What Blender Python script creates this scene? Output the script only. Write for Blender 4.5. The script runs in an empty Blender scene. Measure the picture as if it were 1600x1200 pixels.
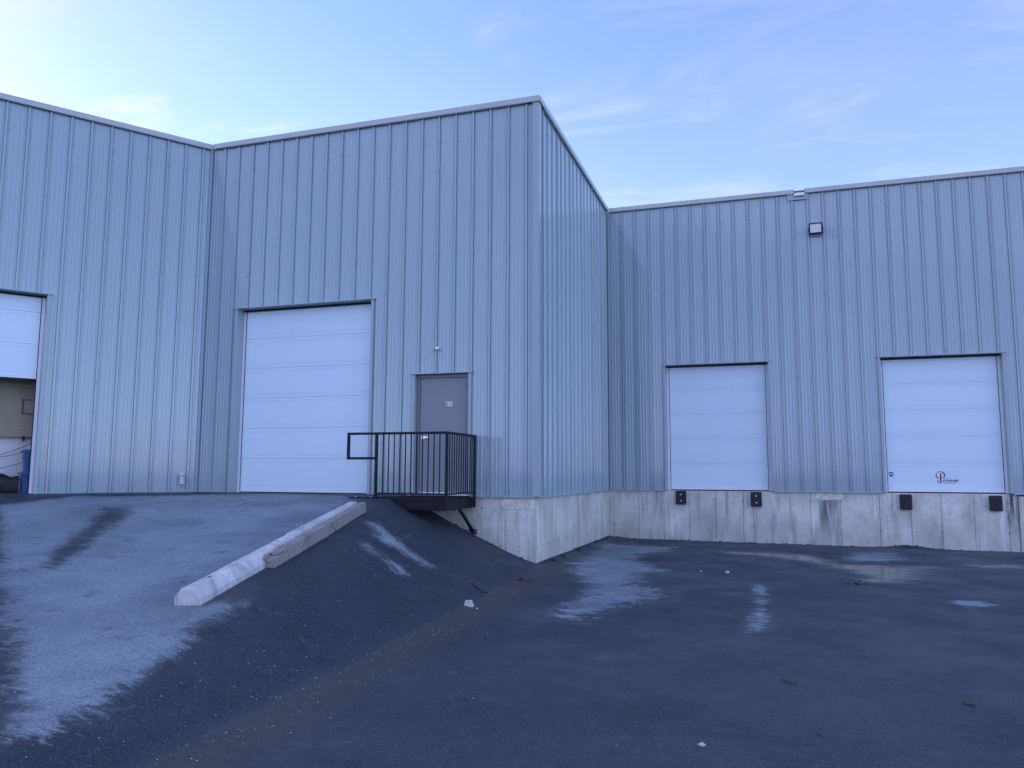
import bpy, bmesh, math, random
import numpy as np
from mathutils import Vector, Matrix, noise

random.seed(7)
R = math.radians
scene = bpy.context.scene
COL = scene.collection

# ------------------------------------------------------------------ camera
cam_d = bpy.data.cameras.new('camera')
cam_d.sensor_width = 36.0
cam_d.lens = 1220.0 / 1600.0 * 36.0
cam_d.clip_end = 2000
cam = bpy.data.objects.new('camera', cam_d)
COL.objects.link(cam)
YAW, PITCH, ROLL = R(108.13), R(6.43), R(0.23)
fw = Vector((math.cos(YAW) * math.cos(PITCH), math.sin(YAW) * math.cos(PITCH), math.sin(PITCH)))
rt = Vector((math.sin(YAW), -math.cos(YAW), 0))
up = rt.cross(fw)
rt2 = rt * math.cos(ROLL) + up * math.sin(ROLL)
up2 = up * math.cos(ROLL) - rt * math.sin(ROLL)
m = Matrix((rt2, up2, -fw)).transposed().to_4x4()
m.translation = Vector((3.785, -12.902, 0.416))
cam.matrix_world = m
scene.camera = cam

# ------------------------------------------------------------------ sky, sun, exposure
SUN_AZ, SUN_EL = R(173), R(11.5)            # azimuth counter-clockwise from +X
world = bpy.data.worlds.new('World')
scene.world = world
world.use_nodes = True
nt = world.node_tree
for n in list(nt.nodes): nt.nodes.remove(n)
W = nt.nodes.new
L = nt.links.new
sky = W('ShaderNodeTexSky')
sky.sky_type = 'NISHITA'
sky.sun_disc = False
sky.sun_elevation = SUN_EL
sky.sun_rotation = math.pi / 2 - SUN_AZ
sky.altitude = 200
sky.air_density = 1.0
sky.dust_density = 0.6
sky.ozone_density = 3.0
tc = W('ShaderNodeTexCoord')
sep = W('ShaderNodeSeparateXYZ'); L(tc.outputs['Generated'], sep.inputs[0])
zc = W('ShaderNodeMath'); zc.operation = 'MAXIMUM'; L(sep.outputs['Z'], zc.inputs[0]); zc.inputs[1].default_value = 0.06
dx = W('ShaderNodeMath'); dx.operation = 'DIVIDE'; L(sep.outputs['X'], dx.inputs[0]); L(zc.outputs[0], dx.inputs[1])
dy = W('ShaderNodeMath'); dy.operation = 'DIVIDE'; L(sep.outputs['Y'], dy.inputs[0]); L(zc.outputs[0], dy.inputs[1])
cmb = W('ShaderNodeCombineXYZ'); L(dx.outputs[0], cmb.inputs[0]); L(dy.outputs[0], cmb.inputs[1])
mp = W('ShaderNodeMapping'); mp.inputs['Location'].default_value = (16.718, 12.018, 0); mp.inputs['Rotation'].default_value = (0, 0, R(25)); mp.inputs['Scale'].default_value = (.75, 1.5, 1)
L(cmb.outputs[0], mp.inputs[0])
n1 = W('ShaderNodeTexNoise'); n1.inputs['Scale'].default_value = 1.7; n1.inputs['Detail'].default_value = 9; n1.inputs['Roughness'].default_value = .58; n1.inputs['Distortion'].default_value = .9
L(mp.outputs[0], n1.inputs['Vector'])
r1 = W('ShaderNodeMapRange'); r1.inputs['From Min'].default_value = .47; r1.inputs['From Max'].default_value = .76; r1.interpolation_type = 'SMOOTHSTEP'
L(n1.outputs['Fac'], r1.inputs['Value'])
# broad thin cloud with clearer gaps, streaks of cirrus on top
mp2 = W('ShaderNodeMapping'); mp2.inputs['Location'].default_value = (45.52, -30.35, 25.57); mp2.inputs['Scale'].default_value = (1, 1, 1.6)  # offset picked so view gets a clear gap, brighter unseen cloud lights the walls
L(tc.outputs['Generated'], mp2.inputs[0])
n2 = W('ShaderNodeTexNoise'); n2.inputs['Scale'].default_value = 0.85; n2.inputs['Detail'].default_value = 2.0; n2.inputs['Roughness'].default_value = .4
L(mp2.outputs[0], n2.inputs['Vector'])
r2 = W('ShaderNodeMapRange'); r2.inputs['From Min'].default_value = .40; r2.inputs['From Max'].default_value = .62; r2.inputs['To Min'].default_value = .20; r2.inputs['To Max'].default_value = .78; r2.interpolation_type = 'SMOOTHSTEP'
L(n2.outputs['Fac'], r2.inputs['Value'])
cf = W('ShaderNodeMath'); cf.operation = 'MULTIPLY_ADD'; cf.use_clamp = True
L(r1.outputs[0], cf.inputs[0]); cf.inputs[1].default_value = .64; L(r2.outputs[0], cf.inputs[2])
bw = W('ShaderNodeRGBToBW'); L(sky.outputs[0], bw.inputs[0])
cb = W('ShaderNodeMath'); cb.operation = 'MULTIPLY_ADD'; L(bw.outputs[0], cb.inputs[0]); cb.inputs[1].default_value = .75; cb.inputs[2].default_value = .9
cl = W('ShaderNodeMix'); cl.data_type = 'RGBA'; cl.blend_type = 'MULTIPLY'; cl.inputs[0].default_value = 1
L(cb.outputs[0], cl.inputs[6])
sd = W('ShaderNodeVectorMath'); sd.operation = 'DOT_PRODUCT'; L(tc.outputs['Generated'], sd.inputs[0])
sd.inputs[1].default_value = (math.cos(SUN_AZ) * math.cos(SUN_EL), math.sin(SUN_AZ) * math.cos(SUN_EL), math.sin(SUN_EL))
fwd = W('ShaderNodeMapRange'); fwd.interpolation_type = 'SMOOTHSTEP'; L(sd.outputs['Value'], fwd.inputs['Value']); fwd.inputs['From Min'].default_value = .68; fwd.inputs['From Max'].default_value = .96
ct = W('ShaderNodeMix'); ct.data_type = 'RGBA'; L(fwd.outputs[0], ct.inputs[0]); ct.inputs[6].default_value = (.90, 1.06, 1.85, 1); ct.inputs[7].default_value = (1.5, 1.05, 1.12, 1)   # thin cloud turns white towards the sun
L(ct.outputs[2], cl.inputs[7])
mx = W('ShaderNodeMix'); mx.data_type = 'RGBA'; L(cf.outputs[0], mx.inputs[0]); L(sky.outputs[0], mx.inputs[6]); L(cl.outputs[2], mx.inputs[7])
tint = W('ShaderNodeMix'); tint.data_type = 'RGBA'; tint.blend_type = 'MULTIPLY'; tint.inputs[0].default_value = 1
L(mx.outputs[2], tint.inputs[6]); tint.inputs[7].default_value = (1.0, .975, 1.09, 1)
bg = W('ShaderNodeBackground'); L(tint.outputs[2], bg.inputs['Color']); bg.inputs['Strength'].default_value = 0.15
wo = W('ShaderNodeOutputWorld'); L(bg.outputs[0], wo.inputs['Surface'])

sun_d = bpy.data.lights.new('sun', 'SUN')
sun_d.energy = 2.5; sun_d.angle = R(.5); sun_d.color = (1, .9, .76)
sun = bpy.data.objects.new('sun', sun_d); COL.objects.link(sun)
sdir = Vector((math.cos(SUN_AZ) * math.cos(SUN_EL), math.sin(SUN_AZ) * math.cos(SUN_EL), math.sin(SUN_EL)))
sun.rotation_euler = sdir.to_track_quat('Z', 'Y').to_euler()

vs = scene.view_settings
vs.view_transform = 'Standard'; vs.look = 'None'; vs.gamma = 1; vs.use_curve_mapping = False
vs.exposure = 1.40
scene.cycles.max_bounces = 8

# ------------------------------------------------------------------ helpers
def link(o):
    COL.objects.link(o); return o

def tag(o, label=None, cat=None, group=None, kind=None):
    if label: o['label'] = label
    if cat: o['category'] = cat
    if group: o['group'] = group
    if kind: o['kind'] = kind
    return o

def empty(name, loc=(0, 0, 0), rz=0):
    o = bpy.data.objects.new(name, None)
    o.empty_display_size = .2
    o.location = loc; o.rotation_euler = (0, 0, rz)
    return link(o)

class MB:
    """collects geometry, links it as one mesh object"""
    def __init__(s): s.v = []; s.f = []
    def poly(s, pts):
        i = len(s.v); s.v += [tuple(p) for p in pts]; s.f.append(tuple(range(i, i + len(pts))))
    def box(s, x0, x1, y0, y1, z0, z1):
        i = len(s.v)
        s.v += [(x0, y0, z0), (x1, y0, z0), (x1, y1, z0), (x0, y1, z0), (x0, y0, z1), (x1, y0, z1), (x1, y1, z1), (x0, y1, z1)]
        s.f += [tuple(i + k for k in q) for q in ((0, 3, 2, 1), (4, 5, 6, 7), (0, 1, 5, 4), (1, 2, 6, 5), (2, 3, 7, 6), (3, 0, 4, 7))]
        return s
    def prism(s, pts, axis, a, b):
        """extrude the 2-D outline pts along axis from a to b"""
        def P(p, t):
            return {0: (t, p[0], p[1]), 1: (p[0], t, p[1]), 2: (p[0], p[1], t)}[axis]
        i = len(s.v); n = len(pts)
        s.v += [P(p, a) for p in pts] + [P(p, b) for p in pts]
        s.f.append(tuple(i + k for k in range(n))[::-1]); s.f.append(tuple(i + n + k for k in range(n)))
        for k in range(n):
            j = (k + 1) % n
            s.f.append((i + k, i + j, i + n + j, i + n + k))
        return s
    def sheet(s, prof, z0, z1):
        """open profile of (x, y) swept from z0 to z1"""
        i = len(s.v); n = len(prof)
        s.v += [(x, y, z0) for x, y in prof] + [(x, y, z1) for x, y in prof]
        for k in range(n - 1):
            s.f.append((i + k, i + k + 1, i + n + k + 1, i + n + k))
        return s
    def tube(s, p0, p1, r, n=10, r2=None):
        p0 = Vector(p0); p1 = Vector(p1); d = (p1 - p0).normalized()
        a = d.orthogonal().normalized(); b = d.cross(a); r2 = r if r2 is None else r2
        i = len(s.v)
        for p, q in ((p0, r), (p1, r2)):
            for k in range(n):
                t = 2 * math.pi * k / n
                s.v.append(tuple(p + a * (q * math.cos(t)) + b * (q * math.sin(t))))
        for k in range(n):
            j = (k + 1) % n
            s.f.append((i + k, i + j, i + n + j, i + n + k))
        s.f.append(tuple(i + k for k in range(n))[::-1]); s.f.append(tuple(i + n + k for k in range(n)))
        return s
    def bar(s, p0, p1, w, h):
        """square bar between two points"""
        p0 = Vector(p0); p1 = Vector(p1); d = (p1 - p0).normalized()
        a = d.cross(Vector((0, 0, 1)))
        a = a.normalized() if a.length > 1e-4 else Vector((1, 0, 0))
        b = a.cross(d)
        i = len(s.v)
        for p in (p0, p1):
            for sx, sy in ((-1, -1), (1, -1), (1, 1), (-1, 1)):
                s.v.append(tuple(p + a * (sx * w / 2) + b * (sy * h / 2)))
        s.f += [tuple(i + k for k in q) for q in ((0, 3, 2, 1), (4, 5, 6, 7), (0, 1, 5, 4), (1, 2, 6, 5), (2, 3, 7, 6), (3, 0, 4, 7))]
        return s
    def mesh(s, name, mat):
        me = bpy.data.meshes.new(name); me.from_pydata(s.v, [], s.f)
        bm = bmesh.new(); bm.from_mesh(me); bmesh.ops.recalc_face_normals(bm, faces=bm.faces); bm.to_mesh(me); bm.free()
        me.materials.append(mat); return me
    def build(s, name, mat, parent=None, bevel=0, smooth=False, loc=None, rz=0):
        me = s.mesh(name, mat)
        if bevel:
            bm = bmesh.new(); bm.from_mesh(me)
            bmesh.ops.remove_doubles(bm, verts=bm.verts, dist=1e-5)
            bmesh.ops.bevel(bm, geom=[e for e in bm.edges if e.is_manifold and e.calc_face_angle(0) > .35], offset=bevel, segments=2, profile=.6, affect='EDGES')
            bm.to_mesh(me); bm.free()
        o = link(bpy.data.objects.new(name, me))
        if smooth:
            for p in me.polygons: p.use_smooth = True
        if loc is not None: o.location = loc
        o.rotation_euler = (0, 0, rz)
        if parent: o.parent = parent
        return o

# ------------------------------------------------------------------ materials
class NT:
    def __init__(s, name):
        s.m = bpy.data.materials.new(name); s.m.use_nodes = True
        s.t = s.m.node_tree; s.b = s.t.nodes['Principled BSDF']
    def n(s, typ, **kw):
        o = s.t.nodes.new('ShaderNode' + typ)
        for k, v in kw.items():
            if k == 'ins':
                for a, b in v.items():
                    if isinstance(b, bpy.types.NodeSocket): s.t.links.new(b, o.inputs[a])
                    else: o.inputs[a].default_value = b
            else: setattr(o, k, v)
        return o
    def to(s, sock, name): s.t.links.new(sock, s.b.inputs[name])
    def math(s, op, a, b=0.0, c=None, clamp=False):
        d = {0: a, 1: b}
        if c is not None: d[2] = c
        return s.n('Math', operation=op, use_clamp=clamp, ins=d).outputs[0]
    def coord(s, which='Object'): return s.n('TexCoord').outputs[which]
    def pos(s): return s.n('NewGeometry').outputs['Position']
    def noise(s, vec, scale, detail=4, rough=.55, stretch=(1, 1, 1), dist=0):
        mpn = s.n('Mapping', ins={'Vector': vec, 'Scale': stretch})
        return s.n('TexNoise', ins={'Vector': mpn.outputs[0], 'Scale': scale, 'Detail': detail, 'Roughness': rough, 'Distortion': dist}).outputs['Fac']
    def rng(s, v, a, b, c=0.0, d=1.0, smooth=True):
        return s.n('MapRange', interpolation_type='SMOOTHSTEP' if smooth else 'LINEAR', ins={'Value': v, 'From Min': a, 'From Max': b, 'To Min': c, 'To Max': d}).outputs[0]
    def mix(s, f, a, b, blend='MIX'):
        o = s.n('Mix', data_type='RGBA', blend_type=blend)
        for i, v in ((0, f), (6, a), (7, b)):
            if isinstance(v, bpy.types.NodeSocket): s.t.links.new(v, o.inputs[i])
            else: o.inputs[i].default_value = v if i == 0 else (*v, 1)
        return o.outputs[2]
    def bump(s, h, strength, dist):
        return s.n('Bump', ins={'Height': h, 'Strength': strength, 'Distance': dist}).outputs[0]

def simple(name, col, rough=.5, metal=0, var=.12, scale=6, bump=0, spec=.5):
    k = NT(name); p = k.coord()
    nz = k.noise(p, scale, 5)
    f = k.rng(nz, .25, .75)
    k.to(k.mix(f, tuple(c * (1 - var) for c in col), tuple(min(1, c * (1 + var)) for c in col)), 'Base Color')
    k.b.inputs['Metallic'].default_value = metal
    k.b.inputs['Specular IOR Level'].default_value = spec
    k.to(k.rng(k.noise(p, scale * 2.3, 3), .3, .7, rough * .85, min(1, rough * 1.15)), 'Roughness')
    if bump: k.to(k.bump(k.noise(p, scale * 12, 3), 1, bump), 'Normal')
    return k.m

def paint_siding():
    k = NT('siding_paint'); p = k.pos()
    big = k.noise(p, .5, 3, .5, (1, 1, .45))
    fine = k.noise(p, 5, 5, .6, (1, 1, .15))
    c = k.mix(k.rng(big, .3, .7), (.365, .475, .485), (.40, .51, .52))
    dirt = k.math('MULTIPLY', k.rng(fine, .5, .8), .14)
    c = k.mix(dirt, c, (.35, .43, .42))
    rnd = k.n('ObjectInfo').outputs['Random']
    c = k.mix(k.math('MULTIPLY', rnd, .10), c, (.30, .37, .37))
    # a little yard dust above the base flashing
    z = k.n('SeparateXYZ', ins={0: p}).outputs['Z']
    dust = k.math('MULTIPLY', k.rng(z, 1.2, -.05), k.rng(k.noise(p, 3, 5, .6, (1, 1, .3)), .4, .75, 0, .15))
    c = k.mix(dust, c, (.37, .41, .41))
    sc = k.math('MULTIPLY', k.rng(k.noise(p, 3.7, 6, .7, (1, 1, .7)), .66, .72), k.rng(z, 1.5, .2, 0, .3))   # scuffs at bumper height
    c = k.mix(sc, c, (.55, .60, .60))
    k.to(c, 'Base Color')
    k.to(k.rng(k.noise(p, 2.5, 4), .3, .7, .09, .13), 'Roughness')
    k.b.inputs['Specular IOR Level'].default_value = .45
    k.b.inputs['Coat Weight'].default_value = .55; k.b.inputs['Coat Roughness'].default_value = .05; k.b.inputs['Coat IOR'].default_value = 1.65
    can = k.noise(p, 1.6, 2, .5, (1, 1, .12))
    k.to(k.bump(can, .3, .005), 'Normal')
    return k.m

def concrete(name, lo, hi, streak=.5, stains=()):
    k = NT(name); p = k.pos()
    a = k.noise(p, 1.4, 8, .62)
    b = k.noise(p, 9, 6, .65)
    st = k.noise(p, 7, 5, .6, (1, 1, .09))
    c = k.mix(k.rng(a, .32, .68), lo, hi)
    c = k.mix(k.rng(b, .45, .75, 0, .35), c, tuple(v * .62 for v in lo))
    c = k.mix(k.math('MULTIPLY', k.rng(st, .5, .72), streak), c, tuple(v * .55 for v in lo))
    c = k.mix(k.math('MULTIPLY', k.rng(k.noise(p, 5.3, 5, .6, (1, 1, .12)), .56, .72), streak * .8), c, tuple(min(1, v * 1.35) for v in hi))
    x, y, z = (k.n('SeparateXYZ', ins={0: p}).outputs[i] for i in range(3))
    # darker damp weathering where the yard splashes the foot of the wall
    foot = k.math('MULTIPLY', k.rng(k.math('ADD', z, k.math('MULTIPLY', k.math('SUBTRACT', k.noise(p, 1.8, 5, .6, (1, 1, .5)), .5), 1.3)), -.55, -1.05), .36)
    c = k.mix(foot, c, tuple(v * .62 for v in lo))
    rnd = k.n('ObjectInfo').outputs['Random']
    c = k.mix(k.rng(rnd, .1, 1, 0, .20, False), c, tuple(v * .68 for v in lo))
    for sx, sy, w, z0, z1, col, amt in stains:      # run-off stains
        wob = k.math('MULTIPLY', k.math('SUBTRACT', k.noise(p, 5, 4, .6, (1, 1, .25)), .5), .5)
        dxs = k.math('ABSOLUTE', k.math('ADD', k.math('SUBTRACT', x, sx), wob))
        f = k.math('MULTIPLY', k.rng(dxs, w, 0), k.rng(k.noise(p, 16, 4, .6, (1, 1, .05)), .36, .56))
        f = k.math('MULTIPLY', f, k.rng(z, z0, z1))
        f = k.math('MULTIPLY', f, k.rng(k.math('ABSOLUTE', k.math('SUBTRACT', y, sy)), .5, .3))
        c = k.mix(k.math('MULTIPLY', f, amt), c, col)
    pits = k.n('TexVoronoi', ins={'Vector': p, 'Scale': 26}).outputs['Distance']
    pit = k.math('MULTIPLY', k.rng(pits, .16, .08), k.rng(k.noise(p, 2.2, 3), .52, .62))
    c = k.mix(k.math('MULTIPLY', pit, .7), c, tuple(v * .35 for v in lo))
    k.to(c, 'Base Color'); k.b.inputs['Roughness'].default_value = .85
    hgt = k.math('SUBTRACT', k.math('ADD', b, k.math('MULTIPLY', st, .7)), pit)
    k.to(k.bump(hgt, .6, .006), 'Normal')
    return k.m

def asphalt():
    k = NT('asphalt'); p = k.pos()
    at = k.n('Attribute', attribute_name='surf')
    dry, grit, pud = (k.n('SeparateColor', ins={0: at.outputs['Color']}).outputs[i] for i in range(3))
    bank = at.outputs['Alpha']
    # rubbed, streaky edges of the dry patches
    edge = k.noise(p, 1.5, 9, .68, (1, 1, 1), .4)
    edge2 = k.noise(p, 13, 8, .72, (.55, 1.3, 1), .3)
    e = k.math('ADD', k.math('MULTIPLY', k.math('SUBTRACT', edge, .5), 1.0), k.math('MULTIPLY', k.math('SUBTRACT', edge2, .5), 1.35))
    x_ = k.n('SeparateXYZ', ins={0: p}).outputs[0]
    soft_ = k.rng(x_, -.6, .4)                          # the ramp dries in soft stains, the yard in crisper patches
    e = k.math('MULTIPLY', e, k.rng(soft_, 0, 1, .55, 1.0, False))
    s0 = k.math('ADD', k.math('MULTIPLY', soft_, .08), .32); s1 = k.math('SUBTRACT', .62, k.math('MULTIPLY', soft_, .04))
    d = k.n('MapRange', interpolation_type='SMOOTHSTEP', ins={'Value': k.math('ADD', dry, e), 'From Min': s0, 'From Max': s1}).outputs[0]
    fleck = k.rng(k.noise(p, 2.2, 10, .74, (.6, 1.5, 1), .7), .585, .68, 0, .55)
    d = k.math('MAXIMUM', d, k.math('MULTIPLY', fleck, k.rng(grit, 1.0, .1, .1, .5)))
    tone = k.noise(p, .45, 4, .55)
    wet_c = k.mix(k.rng(tone, .3, .7), (.052, .067, .087), (.074, .092, .116))
    wet_c = k.mix(k.math('MULTIPLY', bank, .55), wet_c, (.030, .039, .052))
    wear = k.noise(p, .9, 8, .7, (1.2, .35, 1), .4)
    wet_c = k.mix(k.rng(wear, .5, .72, 0, .55), wet_c, (.075, .076, .078))
    dry_c = k.mix(k.rng(k.noise(p, .8, 7, .62), .3, .7), (.22, .285, .315), (.38, .465, .50))
    c = k.mix(d, wet_c, dry_c)
    sx_ = k.n('SeparateXYZ', ins={0: p})
    for cx, cy, rad, wd, am in ((9.6, -1.5, 5.55, .05, .16), (9.7, -1.3, 7.2, .05, .10), (-3.0, -9.5, 6.6, .06, .12), (6.0, -14.5, 8.1, .08, .10), (6.0, -14.5, 9.7, .08, .10)):   # tyre arcs
        dd = k.math('SQRT', k.math('ADD', k.math('POWER', k.math('SUBTRACT', sx_.outputs[0], cx), 2), k.math('POWER', k.math('SUBTRACT', sx_.outputs[1], cy), 2)))
        on = k.rng(k.math('ABSOLUTE', k.math('SUBTRACT', dd, rad)), wd * 1.6, wd * .3)
        on = k.math('MULTIPLY', on, k.rng(k.noise(p, 1.7, 5, .65), .45, .62, 0, am))
        c = k.mix(on, c, (.16, .17, .17))
    blot = k.rng(k.noise(p, 3.1, 7, .68), .56, .7, 0, .45)
    c = k.mix(blot, c, (.018, .021, .026))
    gm = k.rng(k.math('ADD', grit, k.math('MULTIPLY', k.math('SUBTRACT', k.noise(p, 2.5, 9, .7), .5), .8)), .36, .70, 0, .85)
    c = k.mix(gm, c, (.105, .105, .096))
    # aggregate showing in the surface
    v = k.n('TexVoronoi', ins={'Vector': p, 'Scale': 115.0})
    tv = k.n('SeparateColor', ins={0: v.outputs['Color']}).outputs[0]
    c = k.mix(k.rng(tv, .0, 1.0, 0, .5, False), c, (.012, .013, .016))
    c = k.mix(k.math('MULTIPLY', k.rng(tv, .93, .97), .42), c, (.26, .26, .26))
    c = k.mix(k.math('MULTIPLY', k.rng(k.noise(p, 38, 3, .6), .62, .75), .3), c, (.16, .16, .165))
    pm = k.rng(k.math('ADD', pud, k.math('MULTIPLY', k.math('SUBTRACT', k.noise(p, 1.3, 7, .6, (.5, 1.3, 1)), .5), .9)), .34, .72)
    c = k.mix(pm, c, (.022, .024, .028))
    k.to(c, 'Base Color')
    rw = k.rng(k.noise(p, 1.1, 6, .6), .35, .7, .46, .74)
    r = k.math('ADD', k.math('MULTIPLY', d, .3), rw)
    r = k.math('ADD', r, k.math('MULTIPLY', gm, .25), clamp=True)
    r = k.math('MULTIPLY', r, k.rng(pm, 0, 1, 1, .14, False))
    k.to(r, 'Roughness')
    k.b.inputs['Specular IOR Level'].default_value = .27
    agg = k.n('TexVoronoi', ins={'Vector': p, 'Scale': 115.0}).outputs['Distance']
    h = k.math('ADD', k.math('MULTIPLY', agg, -.5), k.math('MULTIPLY', k.noise(p, 30, 6, .7), 1.0))
    h = k.math('MULTIPLY', h, k.rng(pm, 0, 1, 1, .03, False))
    k.to(k.bump(h, .75, .007), 'Normal')
    return k.m

def door_white():
    k = NT('door_enamel'); p = k.pos()
    st = k.noise(p, 3, 6, .6, (1, 1, .25))
    c = k.mix(k.rng(st, .5, .8, 0, .4), (.78, .925, .955), (.73, .865, .885))
    scuff = k.rng(k.noise(p, 6, 7, .7, (.3, .3, 2.0)), .66, .74, 0, .35)
    z = k.n('SeparateXYZ', ins={0: p}).outputs['Z']
    c = k.mix(k.math('MULTIPLY', scuff, k.rng(z, 1.3, .1)), c, (.6, .6, .58))
    k.to(c, 'Base Color'); k.b.inputs['Roughness'].default_value = .38
    k.to(k.bump(k.noise(p, 90, 2), .25, .0012), 'Normal')
    return k.m

def wood():
    k = NT('weathered_timber'); p = k.coord()
    g = k.noise(p, 11, 6, .65, (6, .35, 6), .8)
    c = k.mix(k.rng(g, .3, .7), (.20, .165, .14), (.46, .41, .37))
    c = k.mix(k.rng(k.noise(p, 2.2, 5), .42, .7, 0, .6), c, (.36, .35, .34))
    nrm = k.n('NewGeometry').outputs['Normal']
    c = k.mix(k.rng(k.noise(p, 1.6, 6, .7), .58, .7, 0, .35), c, (.17, .10, .075))
    ck = k.n('TexVoronoi', feature='DISTANCE_TO_EDGE', ins={'Vector': k.n('Mapping', ins={'Vector': p, 'Scale': (1.8, .5, .5)}).outputs[0], 'Scale': 1.0, 'Randomness': 1.0}).outputs['Distance']
    crack = k.rng(ck, .009, .003)
    c = k.mix(k.math('MULTIPLY', crack, .4), c, (.03, .022, .02))
    k.to(c, 'Base Color'); k.b.inputs['Roughness'].default_value = .9
    k.to(k.bump(k.math('SUBTRACT', g, crack), .8, .008), 'Normal')
    return k.m

M = {
    'siding': paint_siding(),
    'trim': simple('trim_paint', (.385, .475, .47), .22, var=.02, scale=1),
    'cap': simple('roof_cap_paint', (.50, .53, .49), .32, var=.06, scale=1.5),
    'white_metal': simple('white_vinyl', (.86, .88, .90), .35, var=.03),
    'alu': simple('aluminium', (.80, .80, .80), .42, metal=.6, var=.05),
    'rubber': simple('black_rubber', (.018, .018, .02), .6, bump=.004),
    'black': simple('black_painted_steel', (.010, .011, .014), .5, var=.2, scale=12, spec=.3),
    'door': door_white(),
    'steel_door': simple('grey_door_paint', (.265, .292, .295), .42, var=.04, scale=2),
    'frame': simple('grey_frame_paint', (.22, .22, .24), .4, var=.05, scale=3),
    'chrome': simple('brushed_nickel', (.75, .74, .72), .2, metal=1, var=.03),
    'plate': simple('white_plate', (.85, .85, .85), .4, var=.02),
    'ink': simple('black_ink', (.02, .02, .03), .5, var=.02),
    'logo_navy': simple('navy_ink', (.015, .02, .06), .5, var=.02),
    'logo_red': simple('dark_red_ink', (.24, .02, .03), .5, var=.02),
    'decal': simple('pale_decal_film', (.79, .89, .94), .35, var=.02),
    'concrete': concrete('foundation_concrete', (.60, .60, .50), (.86, .86, .735), .8,
                         stains=((5.0, 6.356, .30, -1.2, -.45, (.10, .10, .095), .9), (8.70, 6.356, .16, -1.1, -.3, (.075, .068, .06), .95))),
    'precast': concrete('precast_concrete', (.52, .52, .49), (.78, .775, .745), .7),
    'mortar': simple('patch_mortar', (.86, .80, .62), .9, var=.22, scale=9, bump=.006),
    'asphalt': asphalt(),
    'wood': wood(),
    'roof': simple('roof_membrane', (.35, .35, .35), .8),
    'liner': simple('white_liner', (.85, .85, .82), .6, var=.04),
    'olive': simple('olive_curtain', (.44, .40, .27), .9, var=.05, scale=4, bump=.004),
    'net': simple('dark_netting', (.05, .05, .05), .9),
    'green': simple('green_mark', (.07, .14, .04), .8),
    'blue': simple('blue_plastic', (.010, .085, .26), .35, var=.06),
    'tarp': simple('black_tarp', (.012, .012, .018), .55, var=.25, scale=5, bump=.01),
    'pvc': simple('grey_pvc', (.66, .66, .66), .4, var=.04),
    'lens': simple('lamp_lens', (.85, .85, .83), .4, var=.08, scale=20),
    'cam_glass': simple('camera_glass', (.01, .01, .012), .08),
    'tie': simple('dark_mortar', (.17, .165, .16), .9),
    'rust': simple('rust_brown', (.16, .10, .075), .8, var=.3, scale=15),
    'stone': simple('pale_stone', (.62, .60, .56), .8, var=.12, scale=30, bump=.004),
    'leaf': simple('dead_leaves', (.12, .065, .04), .8, var=.35, scale=40),
    'crumb': simple('asphalt_crumb', (.035, .04, .048), .9, var=.4, scale=40),
    'twig': simple('twig_bark', (.10, .07, .06), .85, var=.3, scale=30, bump=.003),
}

# ------------------------------------------------------------------ ground
TH = 0.961937
LB = 7.028
LC = 6.356
def smooth(t):
    t = np.clip(t, 0, 1)
    return t * t * (3 - 2 * t)
def gz(x, y):
    """height of the asphalt (z = 0 is the warehouse slab)"""
    x = np.asarray(x, float); y = np.asarray(y, float)
    yard = -1.178 - .005 * np.clip(x, 0, 10) * smooth((y + 4) / 10)
    yard = yard + .065 * np.exp(-((x - 6.65) / .45) ** 2 - ((y - LC) / .28) ** 2)
    dA = (x + LB) * np.sin(TH) - y * np.cos(TH)
    dB = -y
    k = 1.2
    h = np.clip(.5 + .5 * (dB - dA) / k, 0, 1)
    d = dB * (1 - h) + dA * h - k * h * (1 - h)
    e = d - 1.25
    ramp = -.131 * (.5 * (e + np.sqrt(e * e + .16)) - .065)
    ramp = np.minimum(ramp, 0)
    q = ramp - yard                       # soft landing on the yard
    ramp = yard + .5 * (q + np.sqrt(q * q + .01)) - .003
    xc = -1.80 - .235 * (y + 2.6)
    xv = .06 - .04 * np.minimum(y, 0)
    xc = np.minimum(xc, xv - .6)
    f = np.clip((x - xc) / (xv - xc), -0.2, 1.4)
    w = np.clip(f, 0, 1) ** (.88 + .3 * smooth(-y / 4))
    w = w - .035 * np.exp(-((f - 1) / .09) ** 2) * (f < 1.3)
    return ramp * (1 - w) + yard * w


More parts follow.
